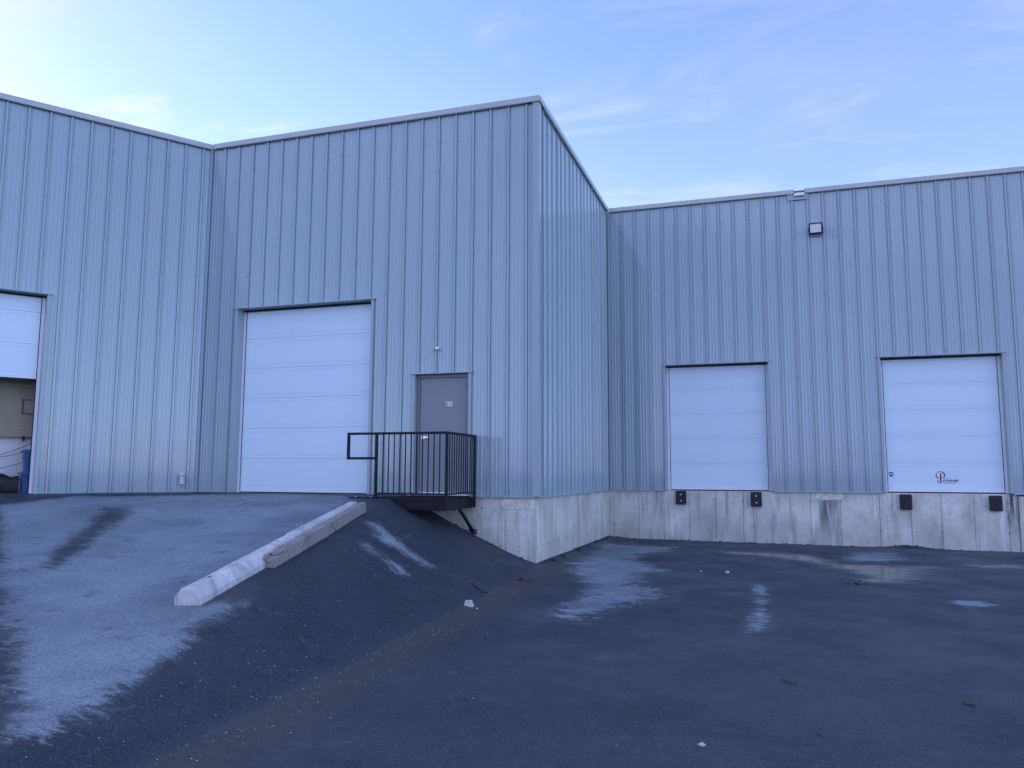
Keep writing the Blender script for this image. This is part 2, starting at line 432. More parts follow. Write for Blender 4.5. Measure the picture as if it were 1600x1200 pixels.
SURF = {
    'dry_ramp': [(-7.21, -4.02), (-7.33, -2.54), (-5.85, -1.0), (-4.35, -0.42), (-2.92, -0.87), (-2.4, -2.1), (-1.0, -7.17), (-0.69, -6.84), (-0.63, -7.45), (-0.37, -8.22), (-0.3, -8.59), (-0.1, -9.08), (-0.05, -9.35), (-0.22, -9.56)],
    'damp1': [(-5.91, -2.81), (-6.1, -3.32), (-4.66, -5.27), (-3.68, -6.45), (-3.3, -6.39), (-4.04, -5.28), (-5.38, -3.23)],
    'damp2': [(-1.92, -8.21), (-2.25, -7.71), (-2.05, -7.57), (-1.49, -8.24), (-1.17, -8.8)],
    'damp3': [(-1.46, -8.57), (-1.04, -8.78), (-0.46, -9.29), (-0.45, -9.38)],
    'damp4': [(-3.19, -7.2), (-2.76, -7.16), (-2.41, -7.48), (-2.63, -7.65)],
    'bank1': [(-1.63, -3.07), (-1.52, -2.81), (-1.14, -2.97), (-0.77, -3.12), (-0.32, -3.17), (-0.46, -3.6), (-0.83, -3.57), (-1.11, -3.59)],
    'bank2': [(-1.25, -4.03), (-1.14, -3.78), (-0.85, -3.9), (-0.49, -3.9), (-0.3, -4.02), (-0.43, -4.3), (-0.8, -4.17), (-1.03, -4.23)],
    'yard1': [(0.3, 4.73), (1.87, 4.54), (1.22, 2.22), (1.67, 1.27), (2.01, 0.41), (1.8, -0.91), (2.4, -2.62), (2.06, -3.24), (1.71, -4.27), (1.53, -4.13), (1.37, -2.1), (0.95, -0.85), (0.42, -0.22), (0.38, 2.38)],
    'yard2': [(3.54, -0.77), (3.68, -0.93), (3.73, -4.29), (3.54, -4.47), (3.58, -2.95)],
    'yard3': [(5.18, 4.39), (6.11, 5.2), (6.24, 4.06), (5.84, 3.19), (5.18, 3.02)],
    'yard4': [(7.06, 3.25), (8.13, 3.7), (7.94, 2.98), (7.31, 2.83)],
    'yard5': [(5.98, -1.58), (6.28, -1.38), (6.3, -1.73), (5.99, -2.04)],
    'puddle': [(2.55, 4.54), (3.97, 4.42), (5.04, 4.06), (5.26, 2.73), (6.73, 2.9), (6.71, 1.82), (6.19, 0.53), (5.65, -0.2), (4.92, -0.25), (4.72, 1.2), (3.72, 2.88), (2.51, 3.25)],
}

def sdf(poly, X, Y):
    """signed distance to a polygon, positive inside"""
    P = np.array(poly); d = np.full(X.shape, 1e9); ins = np.zeros(X.shape, bool)
    for i in range(len(P)):
        a = P[i]; b = P[(i + 1) % len(P)]; e = b - a
        t = np.clip(((X - a[0]) * e[0] + (Y - a[1]) * e[1]) / (e @ e + 1e-9), 0, 1)
        d = np.minimum(d, np.hypot(X - a[0] - t * e[0], Y - a[1] - t * e[1]))
        c = ((a[1] > Y) != (b[1] > Y)) & (X < (b[0] - a[0]) * (Y - a[1]) / (b[1] - a[1] + 1e-12) + a[0])
        ins ^= c
    return np.where(ins, d, -d)

def axis_lines(a, b, step, far):
    mid = list(np.arange(a, b + 1e-6, step)); out = []; s = step; v = b
    while v < far: s *= 1.35; v += s; out.append(v)
    lo = []; s = step; v = a
    while v > -far: s *= 1.35; v -= s; lo.append(v)
    return np.array(lo[::-1] + mid + out)

gx = axis_lines(-9.5, 10.5, .065, 420); gy = axis_lines(-12.2, 6.6, .065, 420)
X, Y = np.meshgrid(gx, gy)
Z = gz(X, Y)
dA_ = (X + LB) * np.sin(TH) - Y * np.cos(TH)
inside = ((Y > .12) & (X < -.12) & (X > -LB)) | (Y > LC + .12) | ((X <= -LB) & (dA_ < -.12)) | ((X <= -.12) & (Y > .12))
inside &= (np.abs(X) < 60) & (Y < 60) & (Y > -30)
Z = np.where(inside, -1.35, Z)
rs = np.random.RandomState(3)
Z = Z + .006 * np.sin(X * 1.7 + 1.3 * np.sin(Y * .9)) * np.sin(Y * 1.3 + .7) * (~inside)
me = bpy.data.meshes.new('asphalt_ground')
nx, ny = len(gx), len(gy)
co = np.stack([X, Y, Z], -1).reshape(-1, 3).astype(np.float32)
idx = np.arange(nx * ny).reshape(ny, nx)
q = np.stack([idx[:-1, :-1], idx[:-1, 1:], idx[1:, 1:], idx[1:, :-1]], -1).reshape(-1, 4)
me.vertices.add(len(co)); me.vertices.foreach_set('co', co.ravel())
me.loops.add(q.size); me.loops.foreach_set('vertex_index', q.ravel().astype(np.int32))
me.polygons.add(len(q)); me.polygons.foreach_set('loop_start', np.arange(0, q.size, 4, dtype=np.int32)); me.polygons.foreach_set('loop_total', np.full(len(q), 4, np.int32))
me.update(); me.validate()
me.polygons.foreach_set('use_smooth', np.ones(len(q), bool))
# where the asphalt is dry, gritty, under water, or freshly sealed bank
def soft(name, w): return np.clip(.5 + sdf(SURF[name], X, Y) / w, 0, 1)
dry = soft('dry_ramp', .75) * .92
up_ramp = np.clip((Y + 4.2) / 4, 0, 1) * (X < 0)
dry = dry * (1 - .36 * up_ramp)
for nm, amt in (('damp1', .72), ('damp2', .34), ('damp3', .38), ('damp4', .2)): dry = dry * (1 - amt * soft(nm, .6))
for nm, w in (('bank1', .5), ('bank2', .5), ('yard1', 1.3), ('yard2', .5), ('yard3', 1.1), ('yard4', .9), ('yard5', .8)):
    dry = np.maximum(dry, soft(nm, w) * (.62 if nm.startswith('bank') else .93))
xv_ = .12 - .04 * np.minimum(Y, 0)
grit = np.clip((X - xv_) / .05 + .5, 0, 1) * np.clip(1 - (X - xv_) / 1.5, 0, 1) * (Y < .6) * .85
pud = np.clip(soft('puddle', 1.7) - .20, 0, 1)
bank_ = np.clip((xv_ - X) / .15, 0, 1) * (1 - soft('dry_ramp', .3))
at = me.attributes.new('surf', 'FLOAT_COLOR', 'POINT')
at.data.foreach_set('color', np.stack([dry, grit, pud, bank_], -1).reshape(-1).astype(np.float32))
me.materials.append(M['asphalt'])
ground = link(bpy.data.objects.new('asphalt_ground', me))
tag(ground, 'dark damp asphalt yard with a pale dry ramp rising to the warehouse doors', kind='structure')

# ------------------------------------------------------------------ warehouse
HT = 7.138           # top of the roof cap above the slab
RIB = .34138         # rib spacing of the cladding
warehouse = empty('warehouse')
tag(warehouse, 'long grey ribbed metal warehouse with white overhead doors on a concrete foundation', 'building')

# every wall has a local frame: x along the wall, -y outwards
FR = {'A': ((-LB, 0, 0), TH), 'B': ((0, 0, 0), 0), 'C': ((0, 0, 0), math.pi / 2), 'D': ((0, LC, 0), 0)}
def put(mb, name, mat, wall, parent=None, du=0, bevel=0, **kw):
    loc, rz = FR[wall]
    o = mb.build(name, mat, None, bevel, **kw)
    o.location = Vector(loc) + Matrix.Rotation(rz, 3, 'Z') @ Vector((du, 0, 0))
    o.rotation_euler = (0, 0, rz)
    o.parent = parent or warehouse
    return o
def sub(mb, name, mat, parent, **kw):
    return mb.build(name, mat, parent, **kw)

F0, RH = -.030, .026          # face of the flats, rib height
TW, BW = .034, .046           # rib top and base
def rib_profile(x0, x1, ribs, lap):
    """profile of one sheet from x0 to x1"""
    pts = []
    for r in ribs:
        h = RH + (.003 if r in lap else 0)
        pts += [(r - BW / 2 - .011, F0), (r - BW / 2 - .008, F0 + .014), (r - BW / 2, F0 + .014), (r - TW / 2, F0 - h),
                (r + TW / 2, F0 - h), (r + BW / 2, F0 + .014), (r + BW / 2 + .008, F0 + .014), (r + BW / 2 + .011, F0)]
    rr = sorted(ribs)
    for a, b in zip([rr[0] - RIB] + rr, rr + [rr[-1] + RIB]):       # faint pencil beads between the ribs
        for j in range(1, 5):
            cx = a + (b - a) * j / 5
            pts += [(cx - .017, F0), (cx - .009, F0 - .0062), (cx + .009, F0 - .0062), (cx + .017, F0)]
    pts = sorted(set(pts))
    out = []
    for i, (x, y) in enumerate(pts):
        if x0 + 1e-6 < x < x1 - 1e-6: out.append((x, y))
    def yat(x):
        for (xa, ya), (xb, yb) in zip(pts, pts[1:]):
            if xa <= x <= xb: return ya + (yb - ya) * (x - xa) / max(xb - xa, 1e-9)
        return F0
    return [(x0, yat(x0))] + out + [(x1, yat(x1))]

def clad(wall, u0, u1, r0, lapk, openings, zb=.0, zt=HT - .09):
    """sheets of three ribs each, lapped rib to rib; returns lap rib positions"""
    ks = range(math.floor((u0 - r0) / RIB) - 3, math.ceil((u1 - r0) / RIB) + 4)
    laps = [r0 + k * RIB for k in ks if (k - lapk) % 3 == 0]
    for a, b in zip(laps, laps[1:]):
        a2, b2 = max(a, u0), min(b, u1)
        if b2 - a2 < .03: continue
        ribs = [a + j * RIB for j in range(-1, 5)]
        segs = sorted({a2, b2} | {e for o in openings for e in o[:2] if a2 < e < b2})
        mb = MB()
        for s0, s1 in zip(segs, segs[1:]):
            zlo = zb
            for o in openings:
                if o[0] < (s0 + s1) / 2 < o[1]: zlo = o[2]
            prof = [(x - a, y) for x, y in rib_profile(s0, s1, ribs, (a,))]
            mb.sheet(prof, zlo, zt)
        put(mb, 'siding_panel', M['siding'], wall, du=a)
    # stitch screws down the lapped ribs, field screws at the girts
    mb = MB()
    def ok(u, z): return u0 < u < u1 and not any(o[0] - .05 < u < o[1] + .05 and z < o[2] + .05 for o in openings)
    def screw(u, y, z):
        mb.prism([(u + .010 * math.cos(t * math.pi / 3), z + .010 * math.sin(t * math.pi / 3)) for t in range(6)], 1, y, y - .007)
    for u in laps:
        for i in range(12):
            z = .35 + i * .56
            if ok(u, z): screw(u, F0 - RH - .003, z)
    for k in ks:
        u = r0 + k * RIB + .045
        for z in (.06, 2.2, 4.35, 6.5):
            if ok(u, z): screw(u, F0, z)
    o = put(mb, 'siding_screws', M['frame'], wall); o['kind'] = 'stuff'
    return laps

OPEN = {
    'A': [(-5.84, -2.77, 3.59)],
    'B': [(-6.17, -3.20, 3.63), (-2.275, -1.235, 2.175)],
    'C': [],
    'D': [(1.45, 3.835, 3.03), (6.25, 8.665, 3.03)],
}
clad('A', -16.0, 0, -.185, 1, OPEN['A'])
clad('B', -LB, 0, -6.658, 2, OPEN['B'])
clad('C', 0, LC, .27, 0, OPEN['C'])
clad('D', 0, 15.0, .41, 0, OPEN['D'])

# base flashing, roof cap, corner trims
for wall, u0, u1 in (('A', -16, 0), ('B', -LB, 0), ('C', 0, LC), ('D', 0, 15)):
    cuts = sorted(OPEN[wall])
    x = u0
    for a, b, _ in cuts + [(u1, u1, 0)]:
        if a - x > .05:
            e0 = x + (.055 if x > u0 else 0); e1 = a - (.055 if a < u1 else 0)
            put(MB().prism([(-.004, .012), (F0 - RH - .012, -.006), (F0 - RH - .012, -.022), (-.004, -.012)], 0, e0, e1), 'base_flashing', M['trim'], wall)
        x = b
cap = [(.25, HT), (-.095, HT - .004), (-.100, HT - .105), (-.085, HT - .118), (-.070, HT - .105), (.25, HT - .105)]
def capseg(wall, u0, u1, n):
    for i in range(n):
        a = u0 + (u1 - u0) * i / n; b = u0 + (u1 - u0) * (i + 1) / n - .003
        put(MB().prism(cap, 0, a, b), 'roof_cap', M['cap'], wall)
capseg('A', -16, .05, 4); capseg('B', -LB + .1, .098, 2); capseg('C', -.092, LC - .098, 2)
capseg('D', .10, 4.556, 1); capseg('D', 4.794, 15, 3)
# corner trims: outer corner and three inner corners
mb = MB(); t = .075
mb.box(-.045, -.0, -.072, -.066, .0, HT - .12); mb.box(.066, .072, -.072, .085, .0, HT - .12)
mb.box(0, .066, -.072, -.066, .0, HT - .12)
put(mb, 'corner_trim', M['trim'], 'B')
mb = MB(); mb.prism([(.0, LC), (.0 + .062, LC - .001), (.062, LC - .062), (.115, LC - .062), (.115, LC - .068), (.066, LC - .068), (.068, LC - .115), (.062, LC - .115)], 2, 0, HT - .12)
put(mb, 'corner_trim', M['trim'], 'B')
mb = MB(); s_, c_ = math.sin(TH), math.cos(TH)
def PA(u, n):        # a point of wall A: u along it, n outwards
    return (-LB + c_ * u + s_ * n, s_ * u - c_ * n)
mb.prism([PA(-.045, .066), PA(-.045, .071), (-LB + .071 * math.tan(TH / 2), -.071), (-LB + .085, -.071), (-LB + .085, -.066), (-LB + .066 * math.tan(TH / 2), -.066)], 2, 0, HT - .12)
put(mb, 'corner_trim', M['siding'], 'B')

# foundation: cast concrete in form panels
def foundation(wall, joints, zt, zb, thick=.2, pil=()):
    for a, b in zip(joints, joints[1:]):
        off = random.uniform(-.003, .003)
        mb = MB(); mb.box(a + .003, b - .003, off, thick, zb, zt)
        mb.prism([(b - .016, off), (b - .009, off - .007), (b - .004, off - .003), (b - .003, off)], 2, zb, zt - .004)
        put(mb, 'foundation_panel', M['concrete'], wall)
    mb = MB()
    for j in joints[1:-1]:
        for z in (-.215, -.845):
            r = random.uniform(.009, .016)
            mb.prism([(j + r * 1.5 * math.cos(q) + random.uniform(-.004, .004), z + r * .8 * math.sin(q)) for q in np.linspace(0, 2 * math.pi, 9)[:-1]], 1, .0, -.0075)
    o = put(mb, 'form_tie_marks', M['tie'], wall); o['kind'] = 'stuff'
foundation('B', [-LB, -6.4, -5.8, -5.2, -4.6, -4.0, -3.4, -2.8, -2.2, -1.58, -.98, -.62, -.30, .0], -.012, -1.9)
foundation('C', [0.0, .12, .46, .79, 1.12, 1.5, 1.95, 2.42, 2.9, 3.42, 3.95, 4.5, 5.05, 5.6, 6.0, LC], -.012, -1.9)
foundation('D', [-.2, .13, .75, 1.374, 1.96, 2.57, 3.19, 3.42, 4.02, 4.67, 5.3, 6.106, 6.736, 7.339, 7.967, 8.604, 8.79], -.012, -1.9)
foundation('A', [-16, -14, -12, -10, -8, -6.5, -5.9, -2.7, -1.8, -.9, 0], -.012, -1.9)
mb = MB(); mb.box(8.793, 15, -.035, .2, -1.9, -.055)
put(mb, 'foundation_pier', M['concrete'], 'D', bevel=.02)
# wider ridges left by the form gaps
for u in (1.374, 4.02):
    put(MB().prism([(u - .035, .004), (u - .02, -.012), (u + .02, -.012), (u + .035, .004)], 2, -1.9, -.03), 'form_ridge', M['concrete'], 'D')
# chipped bearing pockets filled with mortar
def ragged(cx, cz, w, h, n=22, seed=0):
    r = random.Random(seed); out = []
    for i in range(n):
        t = 2 * math.pi * i / n
        sx = math.copysign(abs(math.cos(t)) ** .35, math.cos(t)); sz = math.copysign(abs(math.sin(t)) ** .35, math.sin(t))
        out.append((cx + sx * w / 2 * r.uniform(.86, 1.05), cz + sz * h / 2 * r.uniform(.8, 1.06)))
    return out
put(MB().prism(ragged(5.06, -.105, .62, .17, seed=2), 1, .004, -.012), 'mortar_patch', M['mortar'], 'D')
put(MB().prism(ragged(-.42, -.125, .40, .19, seed=5), 1, .004, -.012), 'mortar_patch', M['mortar'], 'B')
put(MB().prism(ragged(-.10, -.13, .16, .2, seed=6), 1, .004, -.009), 'mortar_patch', M['mortar'], 'B')

# backing walls, roof, floors
mb = MB()
def back(wall, u0, u1):
    x = u0; out = MB()
    for a, b, zt in sorted(OPEN[wall]) + [(u1, u1, 0)]:
        out.box(x, a - .004, .04, .07, 0, HT - .15)
        if b > a: out.box(a - .004, b + .004, .04, .07, zt + .004, HT - .15)
        x = b + .004
    put(out, 'wall_backing', M['liner'], wall)
back('A', -16, -.1); back('B', -LB + .1, -.08); back('C', .08, LC - .05); back('D', .0, 15)
PX = PA(-16, -.08)
roof = MB().prism([PX, PA(-.05, -.08), (-LB + .06, .08), (-.08, .08), (-.08, LC + .08), (14.95, LC + .08), (14.95, 26), (-30, 26), (-30, PX[1])], 2, HT - .30, HT - .16)
roof.build('roof', M['roof'], warehouse)
mb = MB(); mb.box(14.95, 15.0, LC + .09, 26, -1.9, HT - .17); mb.box(-30, 15, 26, 26.1, -1.9, HT - .17); mb.box(-30.1, -30, PX[1], 26, -1.9, HT - .17); mb.box(-30, PX[0] - .02, PX[1] - .05, PX[1], -1.9, HT - .17)
mb.build('rear_wall', M['siding'], warehouse)

# scupper in the parapet
mb = MB(); mb.box(4.41, 4.862, -.074, -.066, 6.88, 7.026)
put(mb, 'scupper_plate', M['trim'], 'D')
mb = MB(); mb.box(4.556, 4.794, -.02, .3, 6.97, 7.12); mb.box(4.556, 4.562, -.1, -.02, 7.03, 7.12); mb.box(4.788, 4.794, -.1, -.02, 7.03, 7.12)
sc_o = put(mb, 'scupper', M['rust'], 'D')
put(MB().prism([(-.02, 7.045), (-.135, 7.035), (-.14, 6.962), (-.13, 6.962), (-.125, 7.02), (-.02, 7.03)], 0, 4.562, 4.788), 'scupper_lip', M['white_metal'], 'D')

# openings: face trims, reveals, head flashing
DEP = .15
def dress(wall, a, b, zt, jw=.055, bottom=0.0):
    mb = MB()
    mb.box(a - jw, a, F0 - RH - .010, F0 - RH - .004, bottom, zt); mb.box(a - .006, a, F0 - RH - .004, DEP, bottom, zt)
    put(mb, 'jamb_trim', M['trim'], wall)
    mb = MB()
    mb.box(b, b + jw, F0 - RH - .010, F0 - RH - .004, bottom, zt); mb.box(b, b + .006, F0 - RH - .004, DEP, bottom, zt)
    put(mb, 'jamb_trim', M['trim'], wall)
    mb = MB()
    mb.prism([(F0 - RH + .02, zt + .016), (F0 - RH - .03, zt + .010), (F0 - RH - .03, zt - .004), (DEP, zt - .004), (DEP, zt + .003), (-.01, zt + .003)], 0, a - jw - .03, b + jw + .03)
    put(mb, 'head_flashing', M['trim'], wall)

def overhead_door(wall, a, b, zt, n, opened=0.0, seal_w=.055, hide=0):
    """sectional door: n sections, weather seals, bottom rail; opened lifts it"""
    root = empty('overhead_door'); loc, rz = FR[wall]
    root.location = Vector(loc) + Matrix.Rotation(rz, 3, 'Z') @ Vector((a, DEP, 0)); root.rotation_euler = (0, 0, rz); root.parent = warehouse
    w = b - a; H = zt - .055; sh = H / n
    x0, x1 = seal_w + .012, w - seal_w - .012
    g = .0045
    prof = [(.045, .0015), (.003, .0015), (0, .007)]
    for z in (.055, .085, sh - .085, sh - .055):
        prof += [(0, z - g), (g * 1.1, z - g * .3), (g * 1.1, z + g * .3), (0, z + g)]
    prof += [(0, sh - .008), (.004, sh - .0015), (.045, sh - .0015)]
    me_s = None
    secs = []
    for i in range(n):
        z = .055 + i * sh + opened
        if z > zt - .02: break
        if me_s is None:
            me_s = MB().prism(prof, 0, x0, x1).mesh('door_section', M['door'])
        o = link(bpy.data.objects.new('door_section', me_s)); o.parent = root; o.location = (0, 0, z); secs.append(o)
        if z + sh > zt:          # the top section slips behind the header
            o.data = MB().prism([(y, min(q, zt - z - .004)) for y, q in prof], 0, x0, x1).mesh('door_section', M['door'])
    rail = MB().box(x0, x1, -.006, .045, .016 + opened, .055 + opened).build('bottom_rail', M['white_metal'], root)
    MB().box(x0 - .002, x1 + .002, .002, .04, -.004 + opened, .0155 + opened).build('bottom_seal', M['rubber'], root)
    for s0, s1, k0, k1 in ((.002, seal_w, seal_w, seal_w + .014), (w - seal_w, w - .002, w - seal_w - .014, w - seal_w)):
        MB().box(s0, s1, -.012, .03, .0, zt - .03).build('side_seal', M['white_metal'], root)
        MB().box(k0, k1, -.004, .03, .0, zt - .03).build('seal_lip', M['rubber'], root)
    MB().box(.002, w - .002, -.012, .03, zt - .045, zt - .006).build('top_seal', M['rubber'], root)
    MB().box(x0, x1, .05, .06, opened, zt).build('door_backing', M['liner'], root) if opened == 0 else None
    return root, secs

def words(text, size, mat, name, parent, loc, ext=.001, shear=0, bold=0):
    cu = bpy.data.curves.new(name, 'FONT'); cu.body = text; cu.size = size; cu.extrude = ext; cu.shear = shear; cu.offset = bold
    ob = link(bpy.data.objects.new(name, cu))
    bpy.context.view_layer.update()
    dg = bpy.context.evaluated_depsgraph_get()
    mesh = bpy.data.meshes.new_from_object(ob.evaluated_get(dg))
    bpy.data.objects.remove(ob)
    mesh.materials.clear(); mesh.materials.append(mat)
    o = link(bpy.data.objects.new(name, mesh)); o.parent = parent
    o.rotation_euler = (math.pi / 2, 0, 0); o.location = loc
    return o

for wall in 'ABD':
    for o in OPEN[wall]: dress(wall, *o)
dA, _ = overhead_door('A', *OPEN['A'][0], 6, opened=2.04)
dB, _ = overhead_door('B', *OPEN['B'][0], 6)
dD1, _ = overhead_door('D', *OPEN['D'][0], 5)
dD2, _ = overhead_door('D', *OPEN['D'][1], 5)
dA['label'] = 'white overhead door rolled partly up'
dB['label'] = 'tall white overhead door at the top of the ramp'
dD1['label'] = 'plain white dock door'
dD2['label'] = 'white dock door with a small red and navy logo'

# logo and shield sticker on the right dock door (door frame: x from the opening's left edge)
def stroke(name, pts, widths, mat, parent, y=-.004):
    """flat brush stroke through pts (x, z) with varying width"""
    mb = MB(); n = len(pts); Lp = []; Rp = []
    for i, (px, pz) in enumerate(pts):
        a = Vector(pts[max(0, i - 1)]); b = Vector(pts[min(n - 1, i + 1)]); d = (b - a).normalized(); nn = Vector((-d.y, d.x)) * widths[i] / 2
        Lp.append((px + nn.x, pz + nn.y)); Rp.append((px - nn.x, pz - nn.y))
    for i in range(n - 1):
        mb.poly([(*Lp[i][:1], y, Lp[i][1]), (Lp[i + 1][0], y, Lp[i + 1][1]), (Rp[i + 1][0], y, Rp[i + 1][1]), (Rp[i][0], y, Rp[i][1])])
    return mb.build(name, mat, parent)
def arc(cx, cz, rx, rz, t0, t1, n=14):
    return [(cx + rx * math.cos(t0 + (t1 - t0) * i / (n - 1)), cz + rz * math.sin(t0 + (t1 - t0) * i / (n - 1))) for i in range(n)]
LX, LZ = 1.03, .20                                   # lower left of the logo
MB().box(LX + .015, LX + .42, -.0025, -.001, LZ - .01, LZ + .275).build('logo_film', M['decal'], dD2)
pts = arc(LX + .095, LZ + .185, .085, .075, math.pi * 1.35, -math.pi * .42, 20)
stroke('logo_loop', pts, [.018, .022, .022, .018, .014, .011, .009, .009, .011, .014, .018, .021, .023, .024, .024, .022, .019, .014, .010, .005], M['logo_navy'], dD2)
pts = [(LX + .105, LZ + .225)] + [(LX + .105 - .001 * i, LZ + .225 - .017 * i) for i in range(1, 9)] + arc(LX + .072, LZ + .055, .03, .04, 0, -math.pi * 1.3, 10)
stroke('logo_stem', pts, [.020, .026] + [.028] * 8 + [.026, .024, .022, .020, .018, .016, .014, .012, .008], M['logo_red'], dD2, -.005)
stroke('logo_swash', [(LX + .11, LZ + .115), (LX + .17, LZ + .128), (LX + .22, LZ + .122), (LX + .28, LZ + .108)], [.010, .010, .007, .002], M['logo_red'], dD2)
words('JP GARNER', .062, M['ink'], 'logo_name', dD2, (LX + .135, -.0035, LZ + .045), .0005, .2, .0022)
words('LOGISTICS INC.', .036, M['logo_navy'], 'logo_line', dD2, (LX + .15, -.0035, LZ + .005), .0005)
mb = MB(); mb.prism([(.095, .445), (.185, .445), (.187, .385), (.165, .352), (.14, .343), (.115, .352), (.093, .385)], 1, -.003, -.001); mb.build('shield_sticker', M['logo_navy'], dD2)
mb = MB(); mb.prism([(.108, .425), (.14, .41), (.172, .425), (.172, .385), (.108, .385)], 1, -.0045, -.003); mb.build('shield_mark', M['plate'], dD2)

# man door
root = empty('entry_door'); root.parent = warehouse; root.location = (-2.275, .05, 0); root['label'] = 'grey steel man door numbered 16'
dw, dh = 1.04, 2.175
mb = MB(); mb.box(.006, .062, -.02, .08, 0, dh - .006); mb.box(dw - .062, dw - .006, -.02, .08, 0, dh - .006); mb.box(.062, dw - .062, -.02, .08, dh - .07, dh - .006)
fr_o = mb.build('door_frame', M['frame'], root, bevel=.003)
leaf = MB().box(.066, dw - .066, .004, .05, .058, dh - .074).build('door_leaf', M['steel_door'], root, bevel=.002)
MB().box(.066, dw - .066, -.004, .05, .006, .054).build('door_sweep', M['alu'], root)
MB().box(.0, dw, -.09, -.021, -.0, .014).build('threshold', M['alu'], root)
mb = MB(); mb.tube((.135, .004, 1.03), (.135, -.012, 1.03), .036, 16); mb.tube((.135, -.012, 1.03), (.135, -.055, 1.03), .012, 10); mb.bar((.128, -.052, 1.03), (.255, -.058, 1.03), .016, .022)
mb.build('lever_handle', M['chrome'], leaf)
for z in (.25, 1.05, 1.88):
    MB().tube((dw - .064, -.004, z), (dw - .064, -.004, z + .115), .010, 8).build('hinge', M['black'], fr_o)
for i, ch in enumerate('16'):
    p_ = MB().box(.575 + i * .062, .632 + i * .062, .0, .003, 1.585, 1.672).build('number_tile', M['plate'], leaf)
    words(ch, .085, M['ink'], 'digit', leaf, (.582 + i * .062, -.0015, 1.597), .0008, 0, .002)

# interior seen under the half-open door
bay = empty('bay_room'); bay.parent = warehouse; bay.location = FR['A'][0]; bay.rotation_euler = (0, 0, TH)
MB().box(-8.5, -1.5, .0, 3.2, -.16, -.006).build('floor_slab', M['precast'], bay)
MB().box(-8.5, -1.5, .86, .91, -.006, 4.2).build('back_wall', M['liner'], bay)
mb = MB(); mb.box(-8.5, -8.45, .08, .86, 0, 4.2); mb.box(-1.55, -1.5, .08, .86, 0, 4.2); mb.box(-8.45, -1.55, .08, .86, 4.2, 4.25)
mb.build('side_walls', M['liner'], bay)

# ------------------------------------------------------------------ inside the half-open bay (frame of wall A)
def in_bay(mb, name, mat, **kw):
    o = mb.build(name, mat, None, **kw); o.location = FR['A'][0]; o.rotation_euler = (0, 0, TH); return o
mb = MB(); n = 60
prof = [(-8.2 + 6.4 * i / n, 0.74 + .008 * math.sin(i * 1.1) + .004 * math.sin(i * 2.3)) for i in range(n + 1)]
mb.sheet(prof, 1.02, 3.9); mb.sheet([(x, y + .012) for x, y in prof], 1.02, 3.9)
cur = in_bay(mb, 'curtain', M['olive'])
tag(cur, 'olive green curtain hanging behind the half-open overhead door', 'curtain')
for k in range(9):
    u = -8.0 + .62 * k + .1
    MB().box(u, u + .05, .675, .69, .95, 1.04).build('hem_strap', M['net'], cur)
mb = MB()
for (a, b) in ((-2.97, -2.80),):
    mb.box(a, a + .018, 0.715, 0.722, 1.45, 1.72); mb.box(a, b, 0.715, 0.722, 1.705, 1.72); mb.box(a, b, 0.715, 0.722, 1.45, 1.465)
mb.build('green_outline', M['green'], cur)
mb = MB()
for k in range(46): mb.bar((-4.9 + k * .06, .64, .0), (-4.9 + k * .06, .64, 2.5), .001, .001)
for k in range(42): mb.bar((-4.9, .64, .01 + k * .06), (-2.16, .64, .01 + k * .06), .001, .001)
def sag(u0, z0, u1, z1, s):
    p = [(u0 + (u1 - u0) * t / 12, .625, z0 + (z1 - z0) * t / 12 - s * 4 * (t / 12) * (1 - t / 12)) for t in range(13)]
    for a, b in zip(p, p[1:]): mb.bar(a, b, .010, .010)
sag(-4.4, .42, -2.7, .95, .10); sag(-4.3, .62, -2.8, .78, .10); sag(-4.4, .36, -2.75, .62, .12)
net = in_bay(mb, 'netting', M['net']); tag(net, 'thin dark netting with sagging ropes strung across the open bay', 'netting')

def tote(u, y, z, label):
    r = empty('storage_tote'); w, d, h = .50, .36, .345
    A = Matrix.Rotation(TH, 4, 'Z'); r.location = Vector(FR['A'][0]) + A.to_3x3() @ Vector((u, y, z)); r.rotation_euler = (0, 0, TH + random.uniform(-.05, .05))
    tag(r, label, 'storage tote', 'blue totes inside the open bay')
    mb = MB(); i = 0
    mb.v = [(-w/2+.04, -d/2+.03, 0), (w/2-.04, -d/2+.03, 0), (w/2-.04, d/2-.03, 0), (-w/2+.04, d/2-.03, 0), (-w/2+.01, -d/2+.01, h), (w/2-.01, -d/2+.01, h), (w/2-.01, d/2-.01, h), (-w/2+.01, d/2-.01, h)]
    mb.f = [(0, 3, 2, 1), (4, 5, 6, 7), (0, 1, 5, 4), (1, 2, 6, 5), (2, 3, 7, 6), (3, 0, 4, 7)]
    for s in (-.14, -.05, .05, .14): mb.box(s - .008, s + .008, -d / 2 - .004, -d / 2 + .03, .02, h - .1)
    mb.box(-w / 2 - .006, w / 2 + .006, -d / 2 - .006, d / 2 + .006, h - .10, h - .085)
    mb.build('bin', M['blue'], r)
    mb = MB(); mb.box(-w/2-.025, w/2+.025, -d/2-.025, d/2+.025, h, h + .035); mb.box(-w/2+.02, w/2-.02, -d/2+.02, d/2-.02, h + .035, h + .05)
    mb.build('lid', M['blue'], r, bevel=.006)
tote(-2.70, .40, -.006, 'blue lidded tote on the bay floor, lower of the stacked pair')
tote(-2.685, .39, .39, 'blue lidded tote stacked on top of the other tote')
mb = MB()
